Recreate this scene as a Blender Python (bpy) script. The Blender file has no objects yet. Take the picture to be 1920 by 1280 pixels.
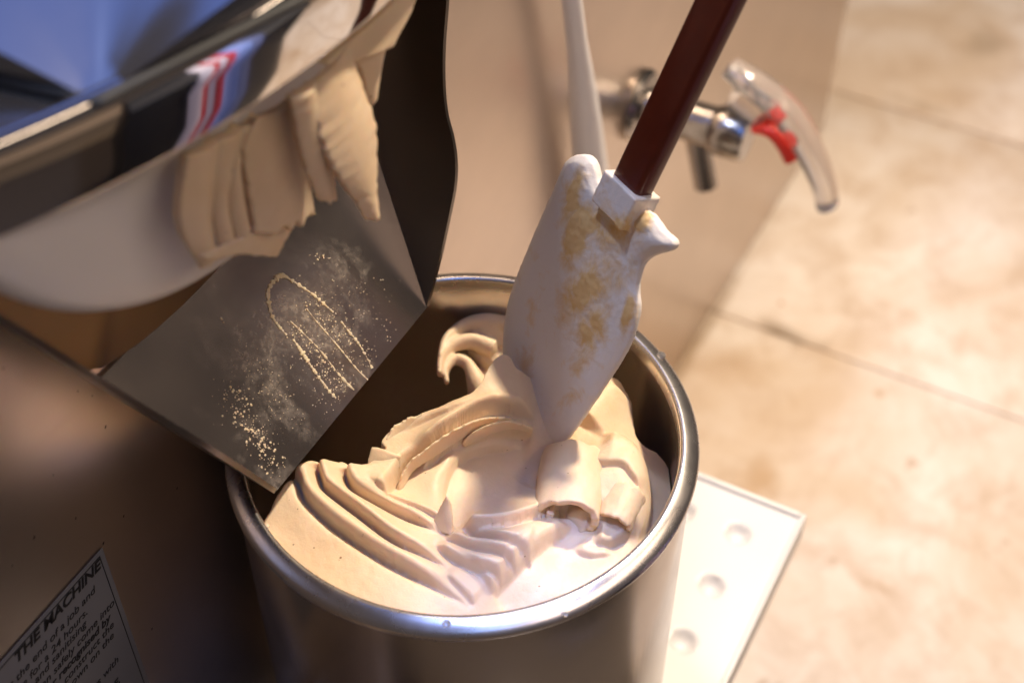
import bpy, bmesh, math, random
import numpy as np
from mathutils import Vector, Matrix, noise as mnoise

random.seed(7)
sc = bpy.context.scene
D = bpy.data

# ------------------------------------------------------------------ camera
F_PX, PW, PH = 2667.0, 1920.0, 1280.0          # 50 mm lens on a 36 mm sensor
CAM = np.array([-0.3385, -0.2019, 0.4596])
RM = np.array([[0.4668, -0.8843, 0.0010],       # camera right
               [0.6351, 0.3360, 0.6955],        # camera up
               [0.6154, 0.3241, -0.7185]])      # viewing direction
cam_d = D.cameras.new('camera'); cam = D.objects.new('camera', cam_d); sc.collection.objects.link(cam)
cam_d.lens = 50.0; cam_d.sensor_width = 36.0; cam_d.clip_start = 0.02; cam_d.clip_end = 60
_r = Matrix((RM[0], RM[1], -RM[2])).transposed().to_4x4()
_r.translation = Vector(CAM); cam.matrix_world = _r
cam_d.dof.use_dof = True; cam_d.dof.focus_distance = 0.60; cam_d.dof.aperture_fstop = 6.3
sc.camera = cam

# ------------------------------------------------------------------ world and lamps
w = D.worlds.new('World'); sc.world = w; w.use_nodes = True
bg = w.node_tree.nodes['Background']; bg.inputs[0].default_value = (0.62, 0.50, 0.45, 1); bg.inputs[1].default_value = 0.11


def area(name, loc, target, size, power, col):
    l = D.lights.new(name, 'AREA'); l.shape = 'DISK'; l.size = size; l.energy = power; l.color = col
    o = D.objects.new(name, l); sc.collection.objects.link(o); o.location = loc
    o.rotation_euler = (Vector(target) - Vector(loc)).to_track_quat('-Z', 'Y').to_euler()
    return o


area('warm_ceiling_lamp', (0.86, -0.27, 1.36), (0.1, 0.0, -0.1), 0.10, 41, (1.0, 0.83, 0.62))
area('cool_ceiling_lamp', (0.10, 0.36, 1.50), (0.1, -0.1, -0.2), 0.14, 10, (0.60, 0.70, 1.0))
area('blue_ceiling_lamp', (0.95, 0.60, 1.70), (0.0, 0.1, 0.2), 1.6, 3.0, (0.12, 0.28, 1.0))
area('blue_front_lamp', (-0.85, -0.75, 1.25), (0.0, 0.0, 0.0), 0.36, 1.2, (0.24, 0.44, 1.0))
area('blue_top_lamp', (-0.33, -0.22, 1.35), (-0.07, -0.05, 0.0), 0.20, 1.5, (0.08, 0.28, 1.0))
_w = area('warm_front_lamp', (0.10, -1.25, 1.30), (0.0, 0.05, 0.1), 1.8, 8.0, (1.0, 0.76, 0.55)); _w.data.shape = 'RECTANGLE'; _w.data.size_y = 0.2
_s = D.lights.new('cool_spot_lamp', 'SPOT'); _s.energy = 130; _s.color = (0.38, 0.48, 1.0); _s.spot_size = math.radians(4.3); _s.spot_blend = 0.5; _s.shadow_soft_size = 0.03
_so = D.objects.new('cool_spot_lamp', _s); sc.collection.objects.link(_so); _so.location = (-0.22, -0.36, 1.45)
_so.rotation_euler = (Vector((-0.050, -0.062, -0.02)) - _so.location).to_track_quat('-Z', 'Y').to_euler()
sc.view_settings.view_transform = 'Standard'; sc.view_settings.look = 'None'
sc.view_settings.exposure = 0.06; sc.view_settings.gamma = 1.0
sc.cycles.max_bounces = 10; sc.cycles.use_denoising = True


# ------------------------------------------------------------------ helpers
def at(u, v, z=None, y=None, x=None, depth=None):
    """point of the place that lies on the sight line of photo pixel (u, v)"""
    d = np.array([(u - PW / 2) / F_PX, -(v - PH / 2) / F_PX, 1.0]) @ RM
    if depth is not None: t = depth
    elif z is not None: t = (z - CAM[2]) / d[2]
    elif y is not None: t = (y - CAM[1]) / d[1]
    else: t = (x - CAM[0]) / d[0]
    return CAM + t * d


def tag(o, label=None, cat=None, group=None, kind=None):
    for k, v in (('label', label), ('category', cat), ('group', group), ('kind', kind)):
        if v: o[k] = v
    return o


def empty(name, loc, label, cat, group=None):
    o = D.objects.new(name, None); sc.collection.objects.link(o); o.location = loc; o.empty_display_size = 0.02
    return tag(o, label, cat, group)


def link(name, me, mat, parent=None):
    o = D.objects.new(name, me); sc.collection.objects.link(o)
    if mat is not None:
        me.materials.clear(); me.materials.append(mat)
    if parent is not None:
        o.parent = parent; o.matrix_parent_inverse = parent_inv(parent)
    return o


def parent_inv(p):
    m = Matrix.Identity(4); q = p
    m = Matrix.Translation(q.location)
    while q.parent is not None:
        q = q.parent
        m = m if q.type != 'EMPTY' else m
    if p.type == 'EMPTY':
        return Matrix.Translation(-Vector(p.location))
    return Matrix.Identity(4) if p.parent is None else p.matrix_basis.inverted()


def mesh(name, verts, faces, mat, parent=None, smooth=True, bevel=0.0, seg=2, sub=0, angle=40):
    me = D.meshes.new(name); me.from_pydata([tuple(v) for v in verts], [], [tuple(f) for f in faces])
    bm = bmesh.new(); bm.from_mesh(me)
    bmesh.ops.remove_doubles(bm, verts=bm.verts, dist=1e-6)
    bmesh.ops.recalc_face_normals(bm, faces=bm.faces)
    if bevel:
        es = [e for e in bm.edges if len(e.link_faces) == 2 and e.calc_face_angle(0) > math.radians(angle)]
        bmesh.ops.bevel(bm, geom=es, offset=bevel, segments=seg, profile=0.5, affect='EDGES', clamp_overlap=True)
    bm.to_mesh(me); bm.free()
    if smooth:
        me.polygons.foreach_set('use_smooth', [True] * len(me.polygons))
        me.set_sharp_from_angle(angle=math.radians(angle))
    o = link(name, me, mat, parent)
    if sub:
        m = o.modifiers.new('sub', 'SUBSURF'); m.levels = sub; m.render_levels = sub
    return o


def box(name, lo, hi, mat, parent=None, bevel=0.001):
    (a, b, c), (d, e, f) = lo, hi
    v = [(a, b, c), (d, b, c), (d, e, c), (a, e, c), (a, b, f), (d, b, f), (d, e, f), (a, e, f)]
    q = [(0, 3, 2, 1), (4, 5, 6, 7), (0, 1, 5, 4), (1, 2, 6, 5), (2, 3, 7, 6), (3, 0, 4, 7)]
    return mesh(name, v, q, mat, parent, bevel=bevel)


def lathe_data(profile, n=96, centre=(0, 0, 0), axis='z', closed=False):
    vs, fs = [], []
    m = len(profile)
    for i in range(n):
        a = 2 * math.pi * i / n
        for r, h in profile:
            if axis == 'z': p = (r * math.cos(a), r * math.sin(a), h)
            elif axis == 'y': p = (r * math.cos(a), h, r * math.sin(a))
            else: p = (h, r * math.cos(a), r * math.sin(a))
            vs.append((p[0] + centre[0], p[1] + centre[1], p[2] + centre[2]))
    for i in range(n):
        j = (i + 1) % n
        for k in range(m if closed else m - 1):
            l = (k + 1) % m
            fs.append((i * m + k, j * m + k, j * m + l, i * m + l))
    return vs, fs


def resample(P, n):
    """smooth (Catmull-Rom) curve through the points, n samples evenly spaced"""
    P = np.asarray(P, float)
    if len(P) == 2:
        t = np.linspace(0, 1, n)[:, None]; return P[0] * (1 - t) + P[1] * t
    Q = np.vstack([2 * P[0] - P[1], P, 2 * P[-1] - P[-2]]); out = []
    for i in range(1, len(Q) - 2):
        t = np.linspace(0, 1, 16, endpoint=False)[:, None]
        a, b, c, d = Q[i - 1], Q[i], Q[i + 1], Q[i + 2]
        out.append(0.5 * (2 * b + (c - a) * t + (2 * a - 5 * b + 4 * c - d) * t ** 2 + (3 * b - a - 3 * c + d) * t ** 3))
    out = np.vstack(out + [P[-1:]])
    s = np.r_[0, np.cumsum(np.linalg.norm(np.diff(out, axis=0), axis=1))]
    q = np.linspace(0, s[-1], n)
    return np.stack([np.interp(q, s, out[:, k]) for k in range(out.shape[1])], 1)


def sweep(path, ra, rb=None, n=28, m=14, up=(0, 0, 1), tilt=0.0, tip=0.0):
    """tube along a path, elliptic section ra (sideways) x rb (upward), radii may be lists"""
    P = resample(path, n)
    rb = ra if rb is None else rb
    f = lambda r: np.interp(np.linspace(0, 1, n), np.linspace(0, 1, len(r)), r) if hasattr(r, '__len__') else np.full(n, r)
    A, B = f(ra), f(rb)
    T = np.gradient(P, axis=0); T /= np.linalg.norm(T, axis=1)[:, None]
    S = np.cross(T, np.array(up, float)); S /= np.linalg.norm(S, axis=1)[:, None] + 1e-12
    N = np.cross(S, T)
    c, s = math.cos(tilt), math.sin(tilt); S, N = S * c + N * s, N * c - S * s
    vs = []; fs = []
    for i in range(n):
        for k in range(m):
            a = 2 * math.pi * k / m
            vs.append(P[i] + S[i] * A[i] * math.cos(a) + N[i] * B[i] * math.sin(a))
    for i in range(n - 1):
        for k in range(m):
            l = (k + 1) % m
            fs.append((i * m + k, i * m + l, (i + 1) * m + l, (i + 1) * m + k))
    for i, sg in ((0, -1), (n - 1, 1)):
        vs.append(P[i] + T[i] * sg * (tip if tip else min(A[i], B[i]) * 0.6)); ci = len(vs) - 1
        for k in range(m):
            l = (k + 1) % m
            fs.append((i * m + k, i * m + l, ci))
    return vs, fs


def grid_solid(G, t):
    """closed solid of thickness t (number or array) from a grid of points G[i][j]"""
    G = np.asarray(G, float); a, b = G.shape[:2]
    du = np.gradient(G, axis=0); dv = np.gradient(G, axis=1)
    N = np.cross(du, dv); N /= np.linalg.norm(N, axis=2)[..., None] + 1e-12
    t = np.broadcast_to(np.asarray(t, float), (a, b))[..., None]
    V = np.vstack([(G + N * t / 2).reshape(-1, 3), (G - N * t / 2).reshape(-1, 3)])
    o = a * b; fs = []
    for i in range(a - 1):
        for j in range(b - 1):
            p = i * b + j
            fs.append((p, p + 1, p + b + 1, p + b)); fs.append((o + p, o + p + b, o + p + b + 1, o + p + 1))
    ring = [j for j in range(b)] + [i * b + b - 1 for i in range(1, a)] + [(a - 1) * b + j for j in range(b - 2, -1, -1)] + [i * b for i in range(a - 2, 0, -1)]
    for k in range(len(ring)):
        p, q = ring[k], ring[(k + 1) % len(ring)]
        fs.append((p, o + p, o + q, q))
    return list(V), fs


def loft(curves, n=30, m=12):
    """smooth grid through several polylines"""
    R = np.stack([resample(c, n) for c in curves])
    return np.stack([resample(R[:, i], m) for i in range(n)])


def join(parts):
    V, Fc = [], []
    for vs, fs in parts:
        o = len(V); V += [tuple(v) for v in vs]; Fc += [tuple(i + o for i in f) for f in fs]
    return V, Fc


def remesh_mesh(name, parts, voxel, smooth_iter=6, factor=0.5):
    """one watertight skin around overlapping solids"""
    V, Fc = join(parts)
    me = D.meshes.new(name + '_raw'); me.from_pydata(V, [], Fc)
    bm = bmesh.new(); bm.from_mesh(me); bmesh.ops.recalc_face_normals(bm, faces=bm.faces); bm.to_mesh(me); bm.free()
    o = D.objects.new(name + '_raw', me); sc.collection.objects.link(o)
    r = o.modifiers.new('r', 'REMESH'); r.mode = 'VOXEL'; r.voxel_size = voxel
    if smooth_iter:
        s = o.modifiers.new('s', 'SMOOTH'); s.iterations = smooth_iter; s.factor = factor
    dg = bpy.context.evaluated_depsgraph_get(); dg.update()
    out = D.meshes.new_from_object(o.evaluated_get(dg)); out.name = name
    D.objects.remove(o, do_unlink=True); D.meshes.remove(me)
    out.polygons.foreach_set('use_smooth', [True] * len(out.polygons))
    return out


# ------------------------------------------------------------------ materials
def new_mat(name):
    m = D.materials.new(name); m.use_nodes = True
    nt = m.node_tree; b = nt.nodes['Principled BSDF']
    return m, nt, b


def N(nt, typ, **kw):
    n = nt.nodes.new(typ)
    for k, v in kw.items(): setattr(n, k, v)
    return n


def coords(nt, scale=(1, 1, 1), rot=(0, 0, 0)):
    tc = N(nt, 'ShaderNodeTexCoord'); mp = N(nt, 'ShaderNodeMapping')
    mp.inputs['Scale'].default_value = scale; mp.inputs['Rotation'].default_value = rot
    nt.links.new(tc.outputs['Object'], mp.inputs[0]); return mp.outputs[0]


def tex(nt, co, scale, detail=4, rough=0.6, dist=0.0):
    n = N(nt, 'ShaderNodeTexNoise'); n.inputs['Scale'].default_value = scale; n.inputs['Detail'].default_value = detail
    n.inputs['Roughness'].default_value = rough; n.inputs['Distortion'].default_value = dist
    nt.links.new(co, n.inputs['Vector']); return n.outputs['Fac']


def ramp(nt, fac, stops):
    r = N(nt, 'ShaderNodeValToRGB'); e = r.color_ramp.elements
    while len(e) < len(stops): e.new(0.5)
    for el, (p, c) in zip(e, stops):
        el.position = p; el.color = (c, c, c, 1) if not hasattr(c, '__len__') else (*c, 1)
    nt.links.new(fac, r.inputs[0]); return r.outputs[0]


def mix(nt, fac, a, b, blend='MIX'):
    m = N(nt, 'ShaderNodeMix', data_type='RGBA', blend_type=blend)
    for i, v in ((0, fac), (6, a), (7, b)):
        if isinstance(v, bpy.types.NodeSocket): nt.links.new(v, m.inputs[i])
        elif hasattr(v, '__len__'): m.inputs[i].default_value = (*v, 1)
        else: m.inputs[i].default_value = v
    return m.outputs[2]


def bump(nt, b, h, strength, dist=0.001):
    n = N(nt, 'ShaderNodeBump'); n.inputs['Strength'].default_value = strength; n.inputs['Distance'].default_value = dist
    nt.links.new(h, n.inputs['Height']); nt.links.new(n.outputs[0], b.inputs['Normal'])


def steel(name, col, rough, brush=None, bstr=0.15, var=0.08):
    m, nt, b = new_mat(name)
    b.inputs['Metallic'].default_value = 1.0
    co = coords(nt); cl = tex(nt, co, 9, 3)
    nt.links.new(mix(nt, cl, [c * 0.86 for c in col], [min(1, c * 1.1) for c in col]), b.inputs['Base Color'])
    if brush:
        cb = coords(nt, brush); g = tex(nt, cb, 1.0, 5, 0.7)
        nt.links.new(ramp(nt, g, [(0.2, rough - var), (0.8, rough + var)]), b.inputs['Roughness'])
        bump(nt, b, g, bstr, 0.0004)
    else:
        nt.links.new(ramp(nt, tex(nt, co, 40, 4), [(0.2, rough - var), (0.8, rough + var)]), b.inputs['Roughness'])
    return m


M_panel = steel('brushed_panel_steel', (0.66, 0.56, 0.49), 0.33, (30, 30, 900), 0.003)
def frosted(m, amount, scale):
    nt = m.node_tree; b = nt.nodes['Principled BSDF']; co = coords(nt)
    k = mix(nt, 1.0, ramp(nt, tex(nt, co, scale, 5, 0.65, 0.6), [(0.50, 0), (0.72, 1)]), ramp(nt, tex(nt, co, scale * 16, 4, 0.7), [(0.40, 0.2), (0.65, 1)]), 'MULTIPLY')
    k = mix(nt, 1.0, k, (amount,) * 3, 'MULTIPLY')
    old = b.inputs['Base Color'].links[0].from_socket
    nt.links.new(mix(nt, k, old, (0.55, 0.45, 0.36)), b.inputs['Base Color'])
    inv = N(nt, 'ShaderNodeMath', operation='SUBTRACT'); inv.inputs[0].default_value = 1.0; nt.links.new(k, inv.inputs[1]); nt.links.new(inv.outputs[0], b.inputs['Metallic'])


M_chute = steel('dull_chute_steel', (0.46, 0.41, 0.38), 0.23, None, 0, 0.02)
M_wing = steel('shaded_side_steel', (0.20, 0.175, 0.16), 0.32, None, 0, 0.03)  # chute steel again, with the side plates' shade put into a darker colour
frosted(M_chute, 0.6, 22)
M_tub = steel('tub_steel', (0.50, 0.46, 0.44), 0.24, None, 0, 0.03)
frosted(M_tub, 0.22, 16)
M_rim = steel('polished_rim_steel', (0.76, 0.72, 0.70), 0.27, None, 0, 0.06)
M_chrome = steel('chrome', (0.78, 0.76, 0.75), 0.06, None, 0, 0.02)
M_cover = steel('cover_steel', (0.62, 0.62, 0.64), 0.16, None, 0, 0.01)
M_reflection = steel('brown_reflection_steel', (0.20, 0.135, 0.075), 0.42, None, 0, 0.03)  # brown reflection below the door, put into the colour
M_tap = steel('tap_chrome', (0.40, 0.37, 0.35), 0.24, None, 0, 0.03)


def plastic(name, col, rough, nscale=30, var=0.1, sss=0.0, spec=0.5, bstr=0.0):
    m, nt, b = new_mat(name); co = coords(nt)
    n = tex(nt, co, nscale, 4)
    nt.links.new(mix(nt, n, [c * (1 - var) for c in col], [min(1, c * (1 + var)) for c in col]), b.inputs['Base Color'])
    b.inputs['Roughness'].default_value = rough; b.inputs['Specular IOR Level'].default_value = spec
    if sss:
        b.inputs['Subsurface Weight'].default_value = sss; b.inputs['Subsurface Radius'].default_value = (0.004, 0.0025, 0.0015)
        b.inputs['Subsurface Scale'].default_value = 1.0
    if bstr: bump(nt, b, tex(nt, co, nscale * 20, 5), bstr, 0.0005)
    return m


M_white = plastic('white_door_plastic', (0.74, 0.72, 0.73), 0.38, 12, 0.05)
M_hose = plastic('white_hose_plastic', (0.78, 0.75, 0.76), 0.35, 12, 0.03)
M_tray = plastic('white_tray_plastic', (0.66, 0.64, 0.62), 0.4, 18, 0.05)
M_red = plastic('red_tap_plastic', (0.72, 0.035, 0.02), 0.3, 30, 0.05)
M_black = plastic('black_print', (0.012, 0.012, 0.014), 0.6, 30, 0.05)
M_paper = plastic('label_film', (0.20, 0.20, 0.215), 0.45, 60, 0.06)
M_mat = plastic('dark_matting', (0.12, 0.09, 0.065), 0.7, 60, 0.2)
M_navy = plastic('navy_plastic', (0.014, 0.016, 0.022), 0.5, 60, 0.1)
def cloth_mat():
    m, nt, b = new_mat('striped_cloth'); tc = N(nt, 'ShaderNodeTexCoord'); sx = N(nt, 'ShaderNodeSeparateXYZ'); nt.links.new(tc.outputs['Object'], sx.inputs[0])
    mr = N(nt, 'ShaderNodeMapRange'); mr.inputs[1].default_value = .052; mr.inputs[2].default_value = .168; nt.links.new(sx.outputs[0], mr.inputs[0])
    r = N(nt, 'ShaderNodeValToRGB'); r.color_ramp.interpolation = 'CONSTANT'; e = r.color_ramp.elements
    st = [(0, (.62, .60, .72)), (.20, (.45, .02, .03)), (.30, (.62, .62, .78)), (.40, (.45, .02, .03)), (.54, (.20, .30, .72)), (.8, (.10, .13, .30))]
    while len(e) < len(st): e.new(.5)
    for el, (p, c) in zip(e, st): el.position = p; el.color = (*c, 1)
    nt.links.new(mr.outputs[0], r.inputs[0]); nt.links.new(r.outputs[0], b.inputs['Base Color']); b.inputs['Roughness'].default_value = .9
    return m
M_cloth = cloth_mat()
M_grout = plastic('grout', (0.50, 0.38, 0.27), 0.9, 60, 0.2)


def gelato_mat():
    m, nt, b = new_mat('gelato')
    co = coords(nt)
    base = mix(nt, ramp(nt, tex(nt, co, 26, 5, 0.6, 0.4), [(0.3, 0), (0.7, 1)]), (0.68, 0.50, 0.32), (0.77, 0.60, 0.42))
    fl = ramp(nt, tex(nt, co, 420, 2, 0.4), [(0.775, 0), (0.79, 1)])
    nt.links.new(mix(nt, fl, base, (0.22, 0.12, 0.06)), b.inputs['Base Color'])
    b.inputs['Roughness'].default_value = 0.44; b.inputs['Specular IOR Level'].default_value = 0.4
    b.inputs['Subsurface Weight'].default_value = 0.35; b.inputs['Subsurface Radius'].default_value = (0.005, 0.0026, 0.0012)
    b.inputs['Subsurface Scale'].default_value = 1.0
    h1 = tex(nt, co, 900, 4, 0.7); h2 = tex(nt, co, 260, 4, 0.6)
    bump(nt, b, mix(nt, 0.5, h1, h2), 0.5, 0.0007)
    return m


M_gel = gelato_mat()


ZF_ = 0.0
def stone():
    m, nt, b = new_mat('stone_tile'); co = coords(nt)
    big = ramp(nt, tex(nt, co, 4.2, 6, 0.62, 0.6), [(0.36, 0), (0.62, 1)])
    c = mix(nt, big, (0.66, 0.525, 0.40), (0.82, 0.745, 0.68))
    st = ramp(nt, tex(nt, co, 9.5, 5, 0.6, 0.3), [(0.56, 0), (0.72, 0.6)])
    c = mix(nt, st, c, (0.48, 0.32, 0.19))
    c = mix(nt, ramp(nt, tex(nt, co, 17, 6, 0.7, 0.5), [(0.48, 0), (0.66, 0.5)]), c, (0.52, 0.37, 0.25))
    sp = ramp(nt, tex(nt, co, 28, 3, 0.5), [(0.68, 0), (0.74, 0.6)])
    c = mix(nt, sp, c, (0.42, 0.27, 0.16))
    for (sx, sy, rx, ry, col, am) in ((0.695, 0.03, .030, .085, (0.22, 0.15, 0.09), .75), (0.60, 0.10, .5, .016, (0.30, 0.19, 0.10), .6), (0.44, -.155, .020, .07, (0.45, 0.28, 0.15), .6), (1.14, .02, .03, .10, (0.34, 0.23, 0.13), .45), (0.66, -.085, .014, .014, (0.45, 0.27, 0.12), .7),
                                      (0.50, -.02, .07, .05, (0.50, 0.31, 0.15), .5), (1.30, -.02, .09, .06, (0.36, 0.26, 0.17), .5), (0.735, .045, .006, .006, (0.5, 0.2, 0.06), .9)):
        v1 = N(nt, 'ShaderNodeVectorMath', operation='SUBTRACT'); v1.inputs[1].default_value = (sx, sy, ZF_); nt.links.new(co, v1.inputs[0])
        v2 = N(nt, 'ShaderNodeVectorMath', operation='MULTIPLY'); v2.inputs[1].default_value = (1 / rx, 1 / ry, 0); nt.links.new(v1.outputs[0], v2.inputs[0])
        ln = N(nt, 'ShaderNodeVectorMath', operation='LENGTH'); nt.links.new(v2.outputs[0], ln.inputs[0])
        ad = N(nt, 'ShaderNodeMath', operation='ADD'); nt.links.new(ln.outputs['Value'], ad.inputs[0]); nt.links.new(tex(nt, co, 24, 5, .65), ad.inputs[1])
        c = mix(nt, ramp(nt, ad.outputs[0], [(0.55, am), (1.0, 0.0)]) if False else ramp(nt, ad.outputs[0], [(0.6, am), (1.0, 0)]), c, col)
    nt.links.new(c, b.inputs['Base Color']); b.inputs['Roughness'].default_value = 0.6
    bump(nt, b, tex(nt, co, 60, 6), 0.3, 0.002)
    return m


M_stone = stone()


def clear():
    m, nt, b = new_mat('clear_acrylic')
    b.inputs['Base Color'].default_value = (0.96, 0.93, 0.91, 1); b.inputs['Roughness'].default_value = 0.07
    b.inputs['Transmission Weight'].default_value = 0.90; b.inputs['IOR'].default_value = 1.40
    return m


M_clear = clear()


def amber():
    m, nt, b = new_mat('dark_red_amber_plastic'); co = coords(nt)
    n = tex(nt, co, 60, 3)
    nt.links.new(mix(nt, n, (0.075, 0.008, 0.004), (0.15, 0.024, 0.009)), b.inputs['Base Color'])
    b.inputs['Roughness'].default_value = 0.28
    b.inputs['Transmission Weight'].default_value = 0.25; b.inputs['IOR'].default_value = 1.45
    return m


M_amber = amber()


def blade_mat():
    m, nt, b = new_mat('spatula_nylon'); co = coords(nt)
    at_ = N(nt, 'ShaderNodeAttribute'); at_.attribute_name = 'residue'
    nz = tex(nt, co, 90, 5, 0.7, 0.4)
    ad = N(nt, 'ShaderNodeMath', operation='ADD'); nt.links.new(at_.outputs['Fac'], ad.inputs[0]); nt.links.new(nz, ad.inputs[1])
    k = ramp(nt, ad.outputs[0], [(0.60, 0), (0.92, 1)])
    nt.links.new(mix(nt, k, (0.72, 0.655, 0.60), (0.68, 0.45, 0.20)), b.inputs['Base Color'])
    b.inputs['Roughness'].default_value = 0.5
    b.inputs['Subsurface Weight'].default_value = 0.15; b.inputs['Subsurface Radius'].default_value = (0.003, 0.002, 0.0015)
    b.inputs['Subsurface Scale'].default_value = 1.0
    bump(nt, b, mix(nt, 0.6, k, tex(nt, co, 420, 5)), 0.5, 0.0007)
    return m


M_blade = blade_mat()

# ------------------------------------------------------------------ setting: floor of stone tiles
YF, ZF = 0.104, -0.582                          # front panel plane, floor level
floor = mesh('floor', [(-4, -4, ZF - .0030), (4, -4, ZF - .0030), (4, 4, ZF - .0030), (-4, 4, ZF - .0030)], [(0, 1, 2, 3)], M_grout, smooth=False)
tag(floor, kind='structure')
xs = [-0.60, -0.20, 0.245, 0.691, 1.118, 1.55, 1.98, 2.42]
ys = [0.75, 0.17, -0.52, -1.2]
for i in range(len(xs) - 1):
    for j in range(len(ys) - 1):
        g = 0.0013
        box('tile', (xs[i] + g, ys[j + 1] + g, ZF - .0058), (xs[i + 1] - g, ys[j] - g, ZF + random.uniform(-.0004, .0004)), M_stone, floor, bevel=0.0012)

# brown mat added out of view so the steel mirrors a dark floor
MT = box('added_mat', (-1.5, -1.5, ZF + .001), (0.20, 0.06, ZF + .014), M_mat, bevel=.004)
tag(MT, 'unseen dark mat added to darken the reflections in the steel', 'added mat')
# unseen dark box and striped cloth, added to be mirrored in the chrome skirt
BN = empty('bin', (0.11, -0.58, ZF), 'unseen navy box added to give the skirt a dark reflection', 'bin')
def frustum(name, c, z0, z1, a0, a1, b0, b1, mat, parent, bevel=.006):
    v = [(c[0] + sx * a, c[1] + sy * b, z) for z, a, b in ((z0, a0, b0), (z1, a1, b1)) for sx, sy in ((-1, -1), (1, -1), (1, 1), (-1, 1))]
    return mesh(name, v, [(0, 3, 2, 1), (4, 5, 6, 7), (0, 1, 5, 4), (1, 2, 6, 5), (2, 3, 7, 6), (3, 0, 4, 7)], mat, parent, bevel=bevel)
frustum('box_body', (0.11, -0.58), ZF + .015, -0.062, .135, .165, .145, .172, M_navy, BN)
frustum('lid', (0.11, -0.58), -0.061, -0.030, .172, .168, .178, .172, M_navy, BN)
tw = [[(x, -0.398 - (.002 * math.sin(x * 160)) + (.010 if z < -.06 else 0), z) for z in (-.30, -.25, -.20, -.15, -.10, -.062, -.040)] + [(x, -0.412, -.0225), (x, -0.47, -.0235), (x, -.56, -.0238)] for x in np.linspace(.052, .168, 24)]
tag(mesh('added_cloth', *grid_solid(tw, .004), M_cloth), 'unseen blue cloth with red stripes added for the striped reflection in the skirt', 'added_cloth')
# ------------------------------------------------------------------ gelato machine
MA = empty('gelato_machine', (0.2, 0.4, ZF), 'large brushed steel gelato machine with chrome skirt, white door plate and chute', 'machine')
box('body', (-0.75, YF + .0015, ZF + .004), (1.028, 0.75, 0.20), M_panel, MA, bevel=.002)
box('front_panel', (-0.745, YF, ZF + .006), (1.033, YF + .0012, 0.198), M_panel, MA, bevel=.0004)

# top cover with polished skirt
CC, CRR = (0.0, 0.372), 0.350
def arc(r, z, n=90, a0=-168, a1=-12):
    return [(CC[0] + r * math.cos(math.radians(a0 + (a1 - a0) * i / (n - 1))), CC[1] + r * math.sin(math.radians(a0 + (a1 - a0) * i / (n - 1))), z) for i in range(n)]
prof = [(-.006, .2024), (-.0006, .2022), (0, .2026), (.0001, .2032), (.0004, .2090), (.0010, .2190), (.0010, .2270), (.0002, .2300), (-.0016, .2318), (-.0042, .2318), (-.0060, .2306), (-.0072, .2288)]
G = np.array([arc(CRR + dr, z) for dr, z in prof])
vs = G.reshape(-1, 3); n = 90
fs = [(i * n + j, i * n + j + 1, (i + 1) * n + j + 1, (i + 1) * n + j) for i in range(len(prof) - 1) for j in range(n - 1)]
cover_top = arc(CRR - .0072, .2288)
cv = mesh('top_cover', cover_top + [(.345, .74, .2288), (-.345, .74, .2288)] + arc(CRR - .006, .2035) + [(.345, .74, .2035), (-.345, .74, .2035)],
          [tuple(range(92)), tuple(range(92, 184))], M_cover, MA, smooth=False)
mesh('skirt', vs, fs, M_chrome, cv, angle=80)

# raised conical pan of the cover, its corner just behind the skirt
zc = .2295
A = at(183, 193, z=zc); right_end = at(760, -95, z=zc); left_end = at(-260, 90, z=zc)
rim = resample([right_end, at(620, -420, z=zc + .012), at(250, -600, z=zc + .02), at(-150, -350, z=zc + .016), left_end], 40)
vs = [A]; K = 14
for k in range(1, K + 1):
    for p in rim:
        q = A + (p - A) * (k / K); vs.append(q + np.array([0, 0, .018 * math.sin(math.pi * k / K * .5)]))
fs = [(0, j + 1, j + 2) for j in range(39)]
for k in range(K - 1):
    for j in range(39):
        a = 1 + k * 40 + j; fs.append((a, a + 40, a + 41, a + 1))
mesh('hopper_pan', vs, fs, M_cover, cv)
# black bead along its edge
g0 = A + np.array([0.0, -.0005, .0005])
vs, fs = sweep([left_end + [0, 0, .0008], A * .85 + left_end * .15 + [0, 0, .0006], g0, A * .9 + right_end * .1 + [0, 0, .0006], right_end + [0, 0, .0008]], .0022, .0016, n=60, m=10)
mesh('edge_bead', vs, fs, M_black, cv)

# white door plate under the cover
pc = (-0.0330, 0, 0.2480); R = 0.1350
pf = [(0.0, .0585), (R - .014, .0585), (R - .005, .0590), (R - .0015, .0608), (R, .0640), (R, YF - .0005)]
vs, fs = lathe_data(pf, 160, pc, 'y'); vs = [(a, b, min(c, .2022)) for a, b, c in vs]; mesh('door_plate', vs, fs, M_white, MA, angle=60)

mmm = .001
# added brown disc, standing in for the gelato's dim reflection in the panel
vs, fs = lathe_data([(.0, .1005), (.183, .1005), (.185, .1015), (.185, YF - .0002)], 120, pc, 'y'); vs = [(a, b, min(c, .2010)) for a, b, c in vs]
_a, _b = at(0, 596, y=.1005), at(173, 706, y=.1005); _lz = lambda x: _b[2] + (_a[2] - _b[2]) * (x - _b[0]) / (_a[0] - _b[0])
vs = [(a, b, max(c, _lz(a)) if a < _b[0] else c) for a, b, c in vs]; vs = [(a, b, min(c, .2010)) for a, b, c in vs]
mesh('panel_reflection_disc', vs, fs, M_reflection, MA, angle=60)

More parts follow.
